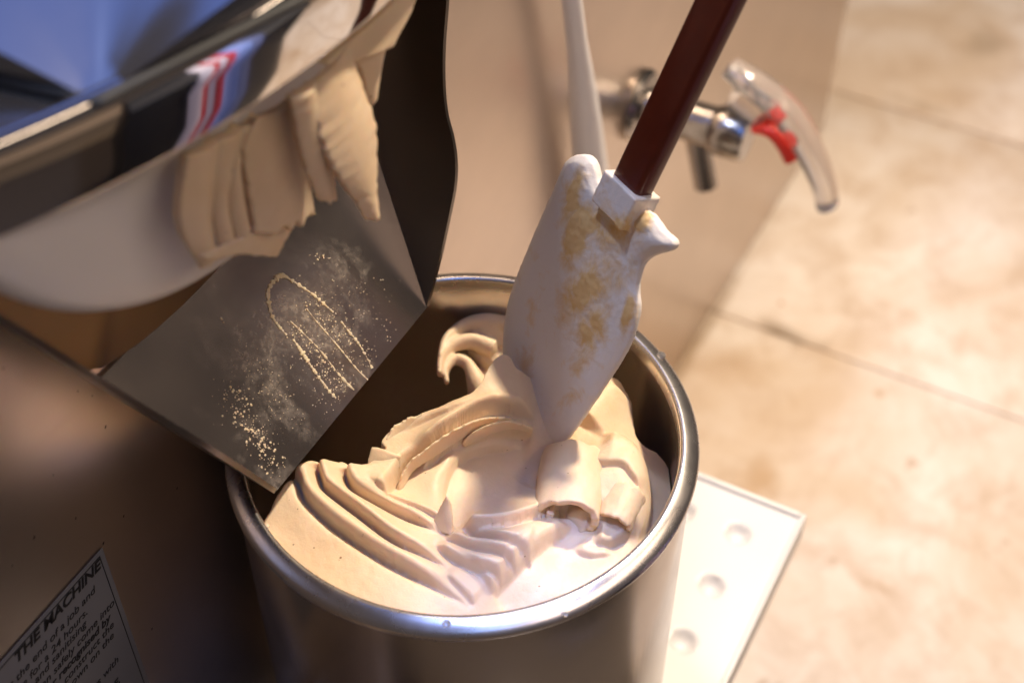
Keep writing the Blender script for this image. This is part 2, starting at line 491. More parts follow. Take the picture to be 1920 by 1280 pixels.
# chute: sloping plate with two flared side plates
OL, OR = np.array([-.0660, .0502, .0015]), np.array([.0552, .0496, .0015])
TL, TR = np.array([-.0938, YF - .001, .0668]), np.array([.0948, YF - .001, .0668])
CH = mesh('chute', *grid_solid([[OL, OR], [OL * .5 + TL * .5, OR * .5 + TR * .5], [TL, TR]], .0014), M_chute, MA, angle=30)
s50 = math.radians(50); nrm = np.array([0, -math.sin(s50), math.cos(s50)])
def wing(O, T, f, sgn):
    return T - O, nrm * math.cos(f) + np.array([sgn * math.sin(f), 0, 0])
def _edge_on(f):                                # the left plate is seen almost edge-on
    sd, wv = wing(OL, TL, f, -1); return (CAM - OL) @ np.cross(sd, wv)
FL = min((math.radians(a / 4) for a in range(-80, 200)), key=lambda f: abs(_edge_on(f))) - math.radians(1.5)
sdR, wR = wing(OR, TR, math.radians(13), 1); pnR = np.cross(sdR, wR); hw = []
for uv in ((842, -160), (842, -80), (840, 0), (834, 80), (833, 150), (838, 210), (850, 258), (856, 300), (855, 345), (845, 400), (825, 490), (803, 572)):
    d = np.array([(uv[0] - PW / 2) / F_PX, -(uv[1] - PH / 2) / F_PX, 1.0]) @ RM
    p = CAM + d * (((OR - CAM) @ pnR) / (d @ pnR))
    hw.append(np.linalg.lstsq(np.array([sdR, wR]).T, p - OR, rcond=None)[0])
hw = resample(np.array(hw), 40)
def side_plate(O, T, f, sgn):
    sd, wv = wing(O, T, f, sgn)
    out = np.array([O + sd * h + wv * w_ for h, w_ in hw])
    back = out[0] + sd * ((YF - .001 - out[0][1]) / sd[1])
    path_in = np.array([back + (T - back) * k / 20 for k in range(20)] + [T + (O - T) * k / 19 for k in range(20)])
    return grid_solid(np.array([[path_in[i] * (1 - q) + out[i] * q for q in (0, .25, .5, .75, .93, 1)] for i in range(40)]), .0022)
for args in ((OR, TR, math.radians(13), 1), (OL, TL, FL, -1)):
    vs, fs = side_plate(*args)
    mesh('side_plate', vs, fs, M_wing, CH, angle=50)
# weld bead along the right seam
vs, fs = sweep([OR + nrm * .0012 + (TR - OR) * .06, TR + nrm * .0012], .0009, .0006, n=20, m=8); mesh('weld_bead', vs, fs, M_chute, CH)

# gelato left on the chute plate: a looped smear and dried droplets
PN = np.cross(OR - OL, TL - OL); PN /= np.linalg.norm(PN)
if PN @ (CAM - OL) < 0: PN = -PN
def onp(u, v, h=.0008):
    d = np.array([(u - PW / 2) / F_PX, -(v - PH / 2) / F_PX, 1.0]) @ RM
    return CAM + d * (((OL + PN * h - CAM) @ PN) / (d @ PN))
for q, (path, r) in enumerate((([(523, 516), (508, 535), (503, 552), (510, 590), (524, 612), (538, 628)], [.7, 1.0, 1.2, .9, .7, .4]),
                  ([(518, 522), (530, 516), (545, 524), (562, 535), (585, 550), (606, 568), (625, 585)], [1.1, 1.2, .9, .6, .6, .7, .4]),
                  ([(545, 602), (566, 622), (590, 645), (610, 668), (628, 692), (648, 715), (664, 731)], [.3, .4, .5, .5, .5, .6, .5]),
                  ([(550, 636), (560, 650), (572, 668), (585, 688), (602, 712), (618, 733), (630, 746)], [.4, 1.3, 1.2, .8, .6, .6, .8]),
                  ([(575, 578), (592, 600), (618, 630), (645, 662), (668, 690), (690, 712)], [.3, .3, .4, .4, .5, .3]),
                  ([(640, 602), (655, 622), (670, 640), (684, 662), (698, 690)], [.5, .5, .6, .5, .4]))):
    P = resample([onp(*p) for p in path], 60); k = np.linspace(0, 1, 60)
    rr = np.interp(k, np.linspace(0, 1, len(r)), r) * np.array([max(.12, .75 + 1.5 * mnoise.noise((i * .42, q * 5.3, 0)) + .5 * mnoise.noise((i * 1.3, q * 3.3, 4))) for i in range(60)])
    vs, fs = sweep(P, list(rr * .001), list(rr * .00034), n=60, m=8, up=PN); mesh('smear', vs, fs, M_gel, CH)
rs = np.random.RandomState(4); vs, fs = [], []
def drop(p, r):
    o = len(vs); e1 = (OR - OL) / np.linalg.norm(OR - OL); e2 = np.cross(PN, e1); a = rs.uniform(0, 6.28); c, sn = math.cos(a), math.sin(a)
    f1, f2 = e1 * c + e2 * sn, e2 * c - e1 * sn; st = rs.uniform(.7, 1.6)
    for k in range(6): vs.append(p + f1 * r * st * math.cos(k * math.pi / 3) + f2 * r * math.sin(k * math.pi / 3))
    vs.append(p + PN * r * .35)
    for k in range(6): fs.append((o + k, o + (k + 1) % 6, o + 6))
for (path, wd, n_, r0) in (([(430, 720), (450, 770), (475, 810), (500, 850), (520, 890)], 13, 330, .26), ([(470, 660), (500, 720), (520, 760)], 22, 160, .13), ([(545, 610), (580, 650), (620, 700), (655, 740)], 13, 300, .20), ([(585, 560), (630, 620), (670, 660), (710, 690)], 14, 300, .20),
                           ([(560, 640), (600, 710), (640, 760)], 24, 260, .12), ([(620, 545), (690, 610), (740, 640)], 34, 330, .13), ([(540, 560), (600, 590)], 30, 60, .14), ([(480, 700), (560, 800), (600, 800)], 40, 260, .11), ([(590, 480), (615, 492)], 7, 25, .22), ([(415, 598), (420, 596)], 2, 4, .6)):
    C2 = resample([(u, v, 0) for u, v in path], 60)
    for _ in range(int(n_ * .7)):
        c = C2[rs.randint(60)]; vs_p = onp(c[0] + rs.normal() * wd, c[1] + rs.normal() * wd, .0007)
        if vs_p[1] > OL[1] + .001 and vs_p[0] < OR[0] + (vs_p[2] - OR[2]) * .6 - .001: drop(vs_p, r0 * mmm * rs.choice([.5, .7, .9, 1.1, 1.9]))
tag(mesh('dried_droplets', vs, fs, M_gel, CH, smooth=False), kind='stuff')

# dark specks on the front panel
vs, fs = [], []
for (u, v) in ((142, 971), (232, 967), (64, 1007), (23, 1060), (146, 733), (173, 742), (6, 690), (194, 1018), (285, 1178), (198, 800), (332, 915), (100, 890)):
    p = at(u, v, y=YF - .0001); o = len(vs)
    for k in range(8): a = k * math.pi / 4; vs.append(p + np.array([.0009 * math.cos(a) + .0006 * math.sin(a), 0, .0013 * math.sin(a)]) * (.3 + .4 * ((u * 7) % 10) / 10))
    vs.append(p + np.array([0, -.0002, 0]))
    for k in range(8): fs.append((o + k, o + (k + 1) % 8, o + 8))
tag(mesh('speck', vs, fs, M_black, MA, smooth=False), kind='stuff')

# instruction label on the front panel
yl = YF - .0006
lx, lz = at(191, 1026, y=yl)[0], at(191, 1026, y=yl)[2]
lb = box('instruction_label', (lx - .125, yl - .0003, lz - .165), (lx, yl, lz), M_paper, MA, bevel=.0001)
def frame_bar(a, b): box('border_line', (a[0], yl - .0006, a[1]), (b[0], yl - .00035, b[1]), M_black, lb, bevel=0)
frame_bar((lx - .12, lz - .0026), (lx - .0026, lz - .0023)); frame_bar((lx - .0029, lz - .16), (lx - .0026, lz - .0026))
def text(s, right_px, size, bold=0.0, shear=0.28):
    p = at(*right_px, y=yl)
    c = D.curves.new('t', 'FONT'); c.body = s; c.size = size; c.align_x = 'RIGHT'; c.shear = shear; c.offset = bold; c.extrude = .00006
    o = D.objects.new('t', c); sc.collection.objects.link(o)
    dg = bpy.context.evaluated_depsgraph_get(); dg.update()
    me = D.meshes.new_from_object(o.evaluated_get(dg)); D.objects.remove(o, do_unlink=True)
    me.transform(Matrix.Translation((p[0], yl - .0005, p[2])) @ Matrix.Rotation(math.pi / 2, 4, 'X'))
    return link('lettering', me, M_black, lb)
text('THE MACHINE', (187, 1063), .0078, .00022)
for s, px, b in (('at the end of a job and', (177, 1108), 0), ('use for a 24 hours.', (163, 1148), 0), ('and sanitising', (160, 1171), 0), ('can safely come into', (213, 1131), 0),
                 ('or recognised by', (205, 1160), .00012), ('to construct the', (212, 1172), 0), ('shown on the', (212, 1192), 0), ('gs with', (221, 1237), 0), ('E.', (224, 1276), .00012)):
    text(s, px, .0058, b)

# water tap on the front panel
bx = at(1195, 205, y=YF); TX, TZ = bx[0], -0.151
TP = mesh('water_tap', *lathe_data([(0, YF), (.026, YF), (.027, YF - .003), (.024, YF - .007), (.015, YF - .009), (.0145, YF - .02), (.0, YF - .02)], 48, (TX, 0, TZ), 'y'), M_tap, MA)
mesh('barrel', *lathe_data([(0, YF - .018), (.0135, YF - .018), (.0145, YF - .03), (.0150, YF - .058), (.0170, YF - .060), (.0178, YF - .066), (.0178, YF - .080), (.0165, YF - .084), (0, YF - .084)], 48, (TX, 0, TZ), 'y'), M_tap, TP)
sp0 = np.array([TX, YF - .046, TZ - .010]); sp1 = np.array([TX, YF - .058, TZ - .052])
vs, fs = sweep([sp0, sp0 * .5 + sp1 * .5, sp1], [.0085, .0085, .0088], n=12, m=24, up=(1, 0, 0), tip=.0003); mesh('spout', vs, fs, M_tap, TP)
lev = [at(1372, 128, x=TX), at(1425, 165, x=TX), at(1482, 222, x=TX), at(1522, 290, x=TX), at(1545, 345, x=TX), at(1552, 384, x=TX)]
vs, fs = sweep(lev, [.0105, .0115, .012, .0115, .011, .0105], [.006, .009, .0105, .0095, .0085, .0075], n=40, m=20, up=(1, 0, 0), tilt=math.pi / 2); mesh('lever', vs, fs, M_clear, TP)
for off in (-.006, .0005):
    q = [p + np.array([0, off * .9, off * .45 + .0005]) for p in (at(1362, 135, x=TX), at(1400, 170, x=TX), at(1440, 200, x=TX))]
    vs, fs = sweep(q, .007, .0018, n=16, m=12, up=(0, -.4, .9)); mesh('lever_rib', vs, fs, M_clear, TP)
hub = [at(1382, 180, x=TX), at(1425, 222, x=TX)]
vs, fs = sweep(hub, [.011, .009], [.009, .008], n=8, m=20, up=(1, 0, 0)); mesh('lever_hub', vs, fs, M_clear, TP)
red = [at(1418, 232, x=TX), at(1450, 238, x=TX), at(1474, 262, x=TX), at(1488, 292, x=TX)]
vs, fs = sweep(red, [.010, .011, .011, .0105], [.0045, .006, .0068, .006], n=24, m=16, up=(1, 0, 0), tilt=math.pi / 2); mesh('red_insert', vs, fs, M_red, TP)
vs, fs = sweep([at(1445, 208, x=TX), at(1462, 225, x=TX)], [.006, .006], [.004, .004], n=8, m=14, up=(1, 0, 0)); mesh('red_insert', vs, fs, M_red, TP)

# ------------------------------------------------------------------ hose
yh = .0885
hp = [at(1052, -260, y=yh), at(1062, -120, y=yh), at(1072, 0, y=yh), at(1088, 130, y=yh), at(1101, 250, y=yh), at(1110, 350, y=yh), at(1120, 480, y=yh), at(1128, 640, y=yh)]
vs, fs = sweep(hp, [.0052, .0056, .0062, .0095, .0118, .0125, .0125, .0125], n=60, m=24, up=(0, -1, 0))
tag(mesh('water_hose', vs, fs, M_hose), 'white plastic hose hanging down in front of the steel panel', 'hose')

# ------------------------------------------------------------------ drip tray
ZT = -0.245
tray = empty('drip_tray', (0.08, -0.01, ZT), 'white dimpled plastic drip tray with raised lip under the steel tub', 'tray')
tx0, tx1, ty0, ty1 = -0.104, 0.219, -0.1145, 0.098
nx, ny = 190, 106
dim = [at(*uv, z=ZT)[:2] for uv in ((1390, 997), (1330, 1092), (1280, 1195))]
px = np.mean([dim[0][0] - dim[1][0], dim[1][0] - dim[2][0]]); dx0, dy0 = dim[0][0], np.mean([d[1] for d in dim])
X = np.linspace(tx0 + .003, tx1 - .003, nx); Y = np.linspace(ty0 + .003, ty1 - .003, ny)
XX, YY = np.meshgrid(X, Y, indexing='ij'); ZZ = np.full_like(XX, ZT - .0025)
for i in range(-9, 2):
    for j in range(0, 6):
        r2 = ((XX - dx0 - i * px) ** 2 + (YY - dy0 - j * px * .85) ** 2) / .0076 ** 2
        ZZ -= .0062 * np.clip(1 - r2, 0, None) ** .8
vs = np.stack([XX, YY, ZZ], -1).reshape(-1, 3)
fs = [(i * ny + j, (i + 1) * ny + j, (i + 1) * ny + j + 1, i * ny + j + 1) for i in range(nx - 1) for j in range(ny - 1)]
mesh('dimpled_plate', vs, fs, M_tray, tray)
def lip(name, lo, hi): box(name, lo, hi, M_tray, tray, bevel=.0012)
lip('lip', (tx0, ty0, ZT - .022), (tx1, ty0 + .0036, ZT)); lip('lip', (tx0, ty1 - .0036, ZT - .022), (tx1, ty1, ZT))
lip('lip', (tx1 - .0036, ty0 + .0037, ZT - .022), (tx1 + .0001, ty1 - .0037, ZT + .0001)); lip('lip', (tx0, ty0 + .0037, ZT - .022), (tx0 + .0036, ty1 - .0037, ZT))

# ------------------------------------------------------------------ steel tub
TUB = empty('steel_tub', (0, 0, ZT), 'round brushed steel tub holding the gelato, standing on white tray', 'tub')
ro, ri, zb = .0985, .0922, ZT + .001
vs, fs = lathe_data([(0, zb), (ro - .004, zb), (ro, zb + .004), (ro, -.0062), (ri, -.0062), (ri, -.235), (ri - .006, -.241), (0, -.241)], 160)
mesh('wall', vs, fs, M_tub, TUB, angle=50)
vs, fs = lathe_data([(ri - .0002, -.0075), (ri, -.0020), (ri + .0004, -.0006), (ri + .0013, .0000), (ri + .0024, -.0002), (ri + .0046, -.0012), (ri + .0066, -.0024), (ri + .0080, -.0036), (ri + .0086, -.0048), (ri + .0084, -.0062), (ri + .0074, -.0072), (ro - .0006, -.0076)], 200)
mesh('rim', vs, fs, M_rim, TUB, angle=80)

for (u, v, r) in ((1240, 665, .0021), (838, 1166, .0022), (500, 985, .0012), (1060, 1150, .0010)):
    p = at(u, v, z=-.0012); vs, fs = lathe_data([(0, r * .45), (r * .5, r * .38), (r * .9, r * .1), (r, -.0006)], 16, tuple(p)); mesh('droplet', vs, fs, M_clear if u > 700 else M_gel, TUB)

# ------------------------------------------------------------------ gelato in the tub
GE = empty('gelato', (0, 0, -.1), 'beige gelato with folds, swirls and rolled curls heaped in the steel tub', 'gelato')
mm = .001
RG = ri - .0006
def px(*pts): return [at(u, v, z=z_ * mm) for u, v, z_ in pts]
ctl = [(500, 965, -13), (540, 1040, -17), (620, 1090, -20), (700, 1130, -23), (800, 1145, -26), (640, 1030, -17), (740, 1070, -20), (560, 960, -12), (850, 1140, -28),
       (600, 880, -9), (640, 880, -10), (700, 890, -13), (720, 960, -16), (800, 1010, -19), (880, 1060, -22), (920, 1110, -28), (540, 900, -9),
       (740, 830, -14), (800, 800, -13), (880, 770, -10), (915, 720, -3), (930, 690, 0), (760, 930, -20), (810, 960, -23), (850, 860, -20), (960, 720, -6), (1000, 760, -14),
       (880, 900, -27), (950, 890, -31), (1010, 880, -29), (950, 950, -26), (860, 1010, -21), (940, 1020, -19), (1000, 1010, -22),
       (1150, 1000, -30), (1050, 1060, -33), (940, 1130, -34), (1060, 1110, -32), (1130, 1060, -31), (1180, 860, -20), (1250, 900, -38), (1225, 990, -36),
       (1180, 960, -26), (1140, 840, -18), (1080, 900, -22), (1100, 780, -20), (1150, 745, -22), (1060, 1010, -30), (1240, 850, -34), (1100, 1000, -30)]
cp = np.array(px(*ctl))
def tps(P, Z, lam=4e-6):
    n = len(P); d = np.linalg.norm(P[:, None] - P[None], axis=2)
    K = np.where(d > 0, d ** 2 * np.log(d + 1e-12), 0) + lam * np.eye(n)
    Q = np.c_[np.ones(n), P]; A_ = np.block([[K, Q], [Q.T, np.zeros((3, 3))]])
    s = np.linalg.solve(A_, np.r_[Z, 0, 0, 0]); return s[:n], s[n:]
wt, af = tps(cp[:, :2], cp[:, 2])
nr, na = 190, 720
rr_ = RG * (np.arange(nr + 1) / nr) ** .85; aa_ = 2 * np.pi * np.arange(na) / na
X_ = (rr_[:, None] * np.cos(aa_)[None]).ravel(); Y_ = (rr_[:, None] * np.sin(aa_)[None]).ravel()
Z_ = np.zeros_like(X_)
for a0 in range(0, len(X_), 20000):
    d = np.hypot(X_[a0:a0 + 20000, None] - cp[:, 0], Y_[a0:a0 + 20000, None] - cp[:, 1])
    Z_[a0:a0 + 20000] = (d ** 2 * np.log(d + 1e-12)) @ wt
Z_ += af[0] + af[1] * X_ + af[2] * Y_
Z_ = np.clip(Z_, -.045, .002)
NF = np.array([mnoise.noise((x * 260, y * 260, 0)) for x, y in zip(X_, Y_)])      # fine, for ragged edges
NM = np.array([mnoise.noise((x * 75, y * 75, 3)) for x, y in zip(X_, Y_)])
def sdist(path, n=160):
    """signed distance to a line drawn on the gelato, positive on its left as seen from above, and position along it"""
    P = resample(px(*path), n)[:, :2]; T = np.gradient(P, axis=0); T /= np.linalg.norm(T, axis=1)[:, None]
    out = np.empty_like(X_); pos = np.empty_like(X_)
    for a0 in range(0, len(X_), 15000):
        dx = X_[a0:a0 + 15000, None] - P[:, 0]; dy = Y_[a0:a0 + 15000, None] - P[:, 1]
        d2 = dx * dx + dy * dy; k = d2.argmin(1); r = np.arange(len(k))
        sg = np.sign(T[k, 0] * dy[r, k] - T[k, 1] * dx[r, k]); sg[sg == 0] = 1
        out[a0:a0 + 15000] = np.sqrt(d2[r, k]) * sg; pos[a0:a0 + 15000] = k / (n - 1)
    return out, pos
def sstep(x): x = np.clip(x, 0, 1); return x * x * (3 - 2 * x)
def step(path, A, lam, edge=1.2, dip=0.0, lam2=2.0, side=1, rag=0.0, fade=(.15, .2), p=1.2):
    """an overlapping edge: one side lifted by A mm, falling back over lam mm; a crevice of dip mm at its foot"""
    global Z_
    d, s = sdist(path); d = d * side
    d = d + (NF * .4 + NM * .6) * rag * mm
    env = sstep(s / max(fade[0], 1e-6)) * sstep((1 - s) / max(fade[1], 1e-6))
    # beyond the ends the nearest point is an end point, so the envelope already is zero there
    x_ = np.clip(d / (edge * 3.2 * mm), 0, 1)
    up = A * mm * np.sqrt(1 - (1 - x_) ** 2) * np.exp(-(np.clip(d - edge * mm, 0, None) / (lam * mm)) ** (p + .3))
    dn = -dip * mm * np.exp(-(np.abs(np.clip(d, None, 0)) / (lam2 * mm)) ** 1.2) * np.where(d < 0, 1, np.exp(-(d / (.5 * mm)) ** 2))
    Z_ = Z_ + env * (up + dn)
def mound(path, A, wd, fade=(.15, .15)):
    global Z_
    d, s = sdist(path)
    Z_ = Z_ + A * mm * np.exp(-(d / (wd * mm)) ** 2) * sstep(s / fade[0]) * sstep((1 - s) / fade[1])

# draped folds on the left: each lies over the one before
step([(548, 890, -10), (562, 908, -11), (574, 938, -12), (620, 983, -15), (690, 1030, -18), (750, 1063, -20), (830, 1105, -24), (890, 1140, -28)], 6.5, 9, 1.2, 7.0, 1.3, 1, .25, (.03, .35))
step([(596, 875, -9), (603, 905, -10), (615, 926, -11), (673, 970, -14), (740, 1018, -17), (795, 1045, -20), (850, 1080, -24)], 6.5, 8, 1.2, 8.0, 1.3, 1, .25, (.03, .35))
step([(648, 885, -10), (655, 912, -11), (672, 930, -12), (720, 952, -15), (773, 975, -18), (823, 1002, -20)], 6.0, 8, 1.2, 8.0, 1.3, 1, .25, (.04, .3))
step([(690, 915, -13), (720, 935, -15), (770, 955, -18), (820, 980, -20), (860, 1010, -21)], 2.5, 5, .8, 1.5, 2, 1, .3, (.2, .3))
# ridge at the back with its ragged torn edges
step([(725, 960, -20), (738, 915, -18), (762, 872, -16), (800, 850, -15), (850, 817, -14), (905, 789, -13), (960, 774, -12), (1010, 775, -14)], 8.0, 13, .8, 4.0, 7, 1, .7, (.1, .1))
step([(792, 875, -17), (830, 842, -16), (866, 822, -15), (915, 806, -15), (960, 796, -15), (1000, 803, -17)], 6.5, 6, .7, 3.5, 5, 1, .9, (.15, .1))
step([(745, 820, -12), (800, 800, -12), (850, 792, -11), (900, 772, -10)], 2.2, 9, .9, .6, 3, 1, .6, (.3, .3))
# the scooped face, its left wall and its thin lower lip
step([(846, 1000, -20), (836, 955, -20), (836, 905, -20), (858, 856, -19), (905, 828, -18), (985, 812, -17)], 5.5, 9, 2.2, 2.0, 8, 1, .3, (.08, .2))
step([(862, 1002, -21), (905, 1001, -21), (955, 990, -21), (1000, 967, -21), (1036, 943, -20), (1060, 925, -20)], 6.0, 16, .8, 3.5, 5, 1, .7, (.12, .1), 1.0)
# spatula strokes in the middle
step([(860, 992, -21), (905, 1010, -20), (947, 1031, -20), (998, 1047, -23)], 5.0, 9, .9, 3.5, 1.1, 1, .25, (.2, .05))
step([(828, 1008, -20), (865, 1022, -20), (905, 1041, -21), (968, 1068, -24)], 5.5, 7, .9, 4.5, 1.1, 1, .25, (.2, .05))
step([(812, 1030, -21), (845, 1048, -21), (885, 1070, -23), (942, 1097, -27)], 5.5, 7, .9, 4.0, 1.1, 1, .25, (.2, .05))
step([(830, 1085, -24), (860, 1108, -26), (890, 1135, -29)], 2.2, 7, 1.0, 1.2, 2, 1, .3, (.3, .1))
step([(1075, 985, -28), (1040, 1012, -28), (1003, 1050, -29), (965, 1087, -31), (922, 1130, -34)], 7.5, 10, 1.0, 2.0, 4, -1, .8, (.15, .05))
# lumps on the right
step([(1128, 812, -20), (1180, 822, -20), (1208, 850, -22), (1222, 900, -25), (1222, 960, -28), (1196, 1015, -32)], 6.0, 12, 2.0, 2.5, 4, -1, .5, (.1, .1))
step([(1098, 860, -19), (1130, 872, -18), (1170, 885, -20), (1200, 930, -24)], 2.4, 8, .8, 1.2, 2, 1, 1.0, (.2, .2))
step([(1110, 1020, -31), (1150, 1022, -31), (1190, 1000, -32)], 4, 9, 1.0, 1.5, 2.5, 1, .9, (.2, .2))
step([(1075, 1030, -32), (1110, 1045, -32), (1150, 1040, -32)], 2, 7, 1.0, 1.0, 2.5, 1, .9, (.2, .2))
mound([(1090, 800, -20), (1130, 760, -20), (1160, 730, -22)], 7, 9)
Z_ += (NM * .5 + np.array([mnoise.noise((x * 480, y * 480, 11)) for x, y in zip(X_, Y_)]) * .08 + NF * .12 + np.array([mnoise.noise((x * 28, y * 28, 7)) for x, y in zip(X_, Y_)]) * 1.3) * mm
# the far edge of the heap, where it drops into the empty half of the tub
d, s = sdist([(470, 985, -8), (520, 915, -8), (548, 884, -8), (570, 866, -7), (592, 861, -6), (612, 868, -8), (642, 861, -7), (662, 872, -9), (700, 866, -11), (716, 846, -10), (712, 822, -9), (735, 800, -9), (775, 783, -9), (830, 768, -8), (872, 752, -6), (900, 722, -2), (916, 690, 0), (932, 668, 1), (955, 668, 0), (975, 700, -6), (1020, 718, -12),
              (1070, 715, -14), (1115, 695, -15), (1160, 700, -18), (1186, 750, -24), (1200, 812, -24), (1235, 832, -28), (1262, 862, -32), (1300, 900, -34)], 400)
d = -d + (NF * .5 + NM * .8) * .9 * mm
cav = sstep(1 - (d + 3.2 * mm) / (4.2 * mm))
Z_ = Z_ * (1 - cav) + (-.200) * cav
sm = Z_.reshape(nr + 1, na)
for _ in range(1): sm[1:-1] = sm[1:-1] * .5 + .125 * (sm[:-2] + sm[2:]) * 2 * .5 + .125 * (np.roll(sm[1:-1], 1, 1) + np.roll(sm[1:-1], -1, 1))
Z_ = sm.ravel()
V = np.vstack([np.c_[X_, Y_, Z_], np.c_[X_[-na:], Y_[-na:], np.full(na, -.234)], [[0, 0, -.234]]])
o = (nr + 1) * na; I, K_ = np.meshgrid(np.arange(nr), np.arange(na), indexing='ij'); L_ = (K_ + 1) % na
I2, K2, L2 = I[1:], K_[1:], L_[1:]
fs = np.stack([I2 * na + K2, (I2 + 1) * na + K2, (I2 + 1) * na + L2, I2 * na + L2], -1).reshape(-1, 4).tolist()
fs += [(k, na + k, na + (k + 1) % na) for k in range(0)]
fs.append(tuple(range(na, 2 * na)))
for k in range(na): fs.append((nr * na + k, o + k, o + (k + 1) % na, nr * na + (k + 1) % na)); fs.append((o + k, o + na, o + (k + 1) % na))
me = D.meshes.new('folded_mass'); me.from_pydata(V.tolist(), [], fs); me.polygons.foreach_set('use_smooth', [True] * len(me.polygons)); me.update()
link('folded_mass', me, M_gel, GE)

parts = []
def ptube(pts, ra, rb, tilt=0): parts.append(sweep(px(*pts), [r * mm for r in ra], [r * mm for r in rb], n=30, m=16, tilt=tilt))
def sheet(curves, t, n=44, m=14, rag=0.0, seed=0, taper=False):
    Gq = loft([px(*c) for c in curves], n, m)
    if taper:
        e_ = (np.sin(np.pi * np.linspace(0, 1, n)) ** .55)[:, None, None]; Gq = Gq[:, :1] + (Gq - Gq[:, :1]) * (.12 + .88 * e_); Gq[:, :, 2] -= ((1 - e_[..., 0]) * 3 * mm)
    if rag:
        for i in range(n):
            e = mnoise.noise((i * .9, seed * 7.7, 0)) * .6 + mnoise.noise((i * 2.3, seed * 3.1, 5)) * .5
            Gq[i, -1] += (Gq[i, -1] - Gq[i, 0]) / (np.linalg.norm(Gq[i, -1] - Gq[i, 0]) + 1e-9) * rag * mm * e
    tt = np.linspace(t[0], t[1], m)[None, :] * mm
    parts.append(grid_solid(Gq, np.repeat(tt, n, 0)))
def flush(name, vox=.0007, it=4):
    global parts
    me = remesh_mesh(name, parts, vox, it, .5); parts = []
    return link(name, me, M_gel, GE)
# torn flake and standing spike
sheet([[(688, 876, -12), (716, 884, -14), (750, 874, -14)], [(692, 856, -9), (720, 862, -9), (752, 862, -11)], [(697, 838, -6), (722, 842, -6), (752, 855, -8)]], (4, 2), n=20, rag=1.2, seed=5); flush('torn_flake')
sheet([[(808, 985, -21), (832, 992, -21), (852, 1000, -21)], [(822, 962, -15), (838, 967, -14), (848, 975, -16)], [(838, 926, -6), (842, 934, -7), (844, 944, -10)]], (6, 1.6), n=20); flush('torn_flake')

sheet([[(745, 915, -19), (770, 878, -17), (805, 854, -16), (855, 822, -14), (905, 794, -13), (962, 780, -13)], [(742, 908, -14), (766, 870, -12), (800, 847, -11), (850, 814, -9), (903, 787, -8), (962, 774, -9)], [(738, 902, -11), (761, 865, -8), (795, 842, -7), (846, 809, -5), (900, 782, -4), (962, 770, -6)]], (3.5, .9), n=70, rag=3.2, seed=21, taper=True); flush('torn_flake', .0006, 2)
sheet([[(868, 826, -16), (915, 808, -15), (960, 797, -15), (1000, 800, -16)], [(864, 820, -11), (912, 803, -10), (958, 792, -10), (1000, 796, -12)], [(861, 814, -8), (908, 798, -6), (955, 788, -6), (1000, 792, -9)]], (3.5, .9), n=60, rag=3.0, seed=33, taper=True); flush('torn_flake', .0006, 2)
sheet([[(722, 845, -12), (745, 812, -11), (800, 792, -11), (870, 765, -9)], [(716, 838, -9), (740, 803, -8), (795, 782, -8), (865, 757, -6)], [(713, 832, -7), (736, 797, -6), (792, 776, -6), (862, 752, -4)]], (4, .9), n=60, rag=2.8, seed=41, taper=True); flush('torn_flake', .0006, 2)

def curl(name, p0, p1, r, turns, t, start, hand=1, flat=1.0, shrink=.42, fill=0.0):
    p0, p1 = np.array(p0), np.array(p1); ax = (p1 - p0) / np.linalg.norm(p1 - p0)
    u_ = np.cross(ax, [0, 0, 1.]); u_ /= np.linalg.norm(u_); v_ = np.cross(u_, ax)
    Gc = []
    for i in range(18):
        s = i / 17; c = p0 + (p1 - p0) * s; row = []
        for k in range(64):
            q = k / 63; a = start + hand * q * turns * 2 * math.pi; rad = r * (1.0 - shrink * q) * (1 + .06 * math.sin(3 * s + 5 * q)) * (.92 + .12 * s)
            rad += .0006 * mnoise.noise((k * .12, s * 3, r * 500)) + .0003 * mnoise.noise((k * .4, s * 9, r * 700)); wob = .0019 * mnoise.noise((k * .35, s * 2, r * 900)) * (1 if i in (0, 17) else .3)
            row.append(c + (u_ * math.cos(a) * rad + v_ * math.sin(a) * rad * flat) + ax * wob)
        Gc.append(row)
    pp = [grid_solid(Gc, t)]
    if fill:
        o_ = (RM[0] * .42 - np.array([0, 0, .42])) * r; pp.append(sweep([p0 + o_ + ax * r * .25, (p0 + p1) / 2 + o_, p1 + o_], [r * fill * .9, r * fill, r * fill], n=16, m=14))
    me = remesh_mesh(name, pp, .0006, 5, .5)
    return link(name, me, M_gel, GE)
curl('rolled_curl', at(1066, 975, z=-.0235), at(1084, 862, z=-.0260), .0146, 1.15, .0034, math.radians(215), -1, .86, .36, fill=.62)
curl('small_curl', at(1154, 985, z=-.0270), at(1182, 925, z=-.0245), .0080, 1.1, .0026, math.radians(200), -1)
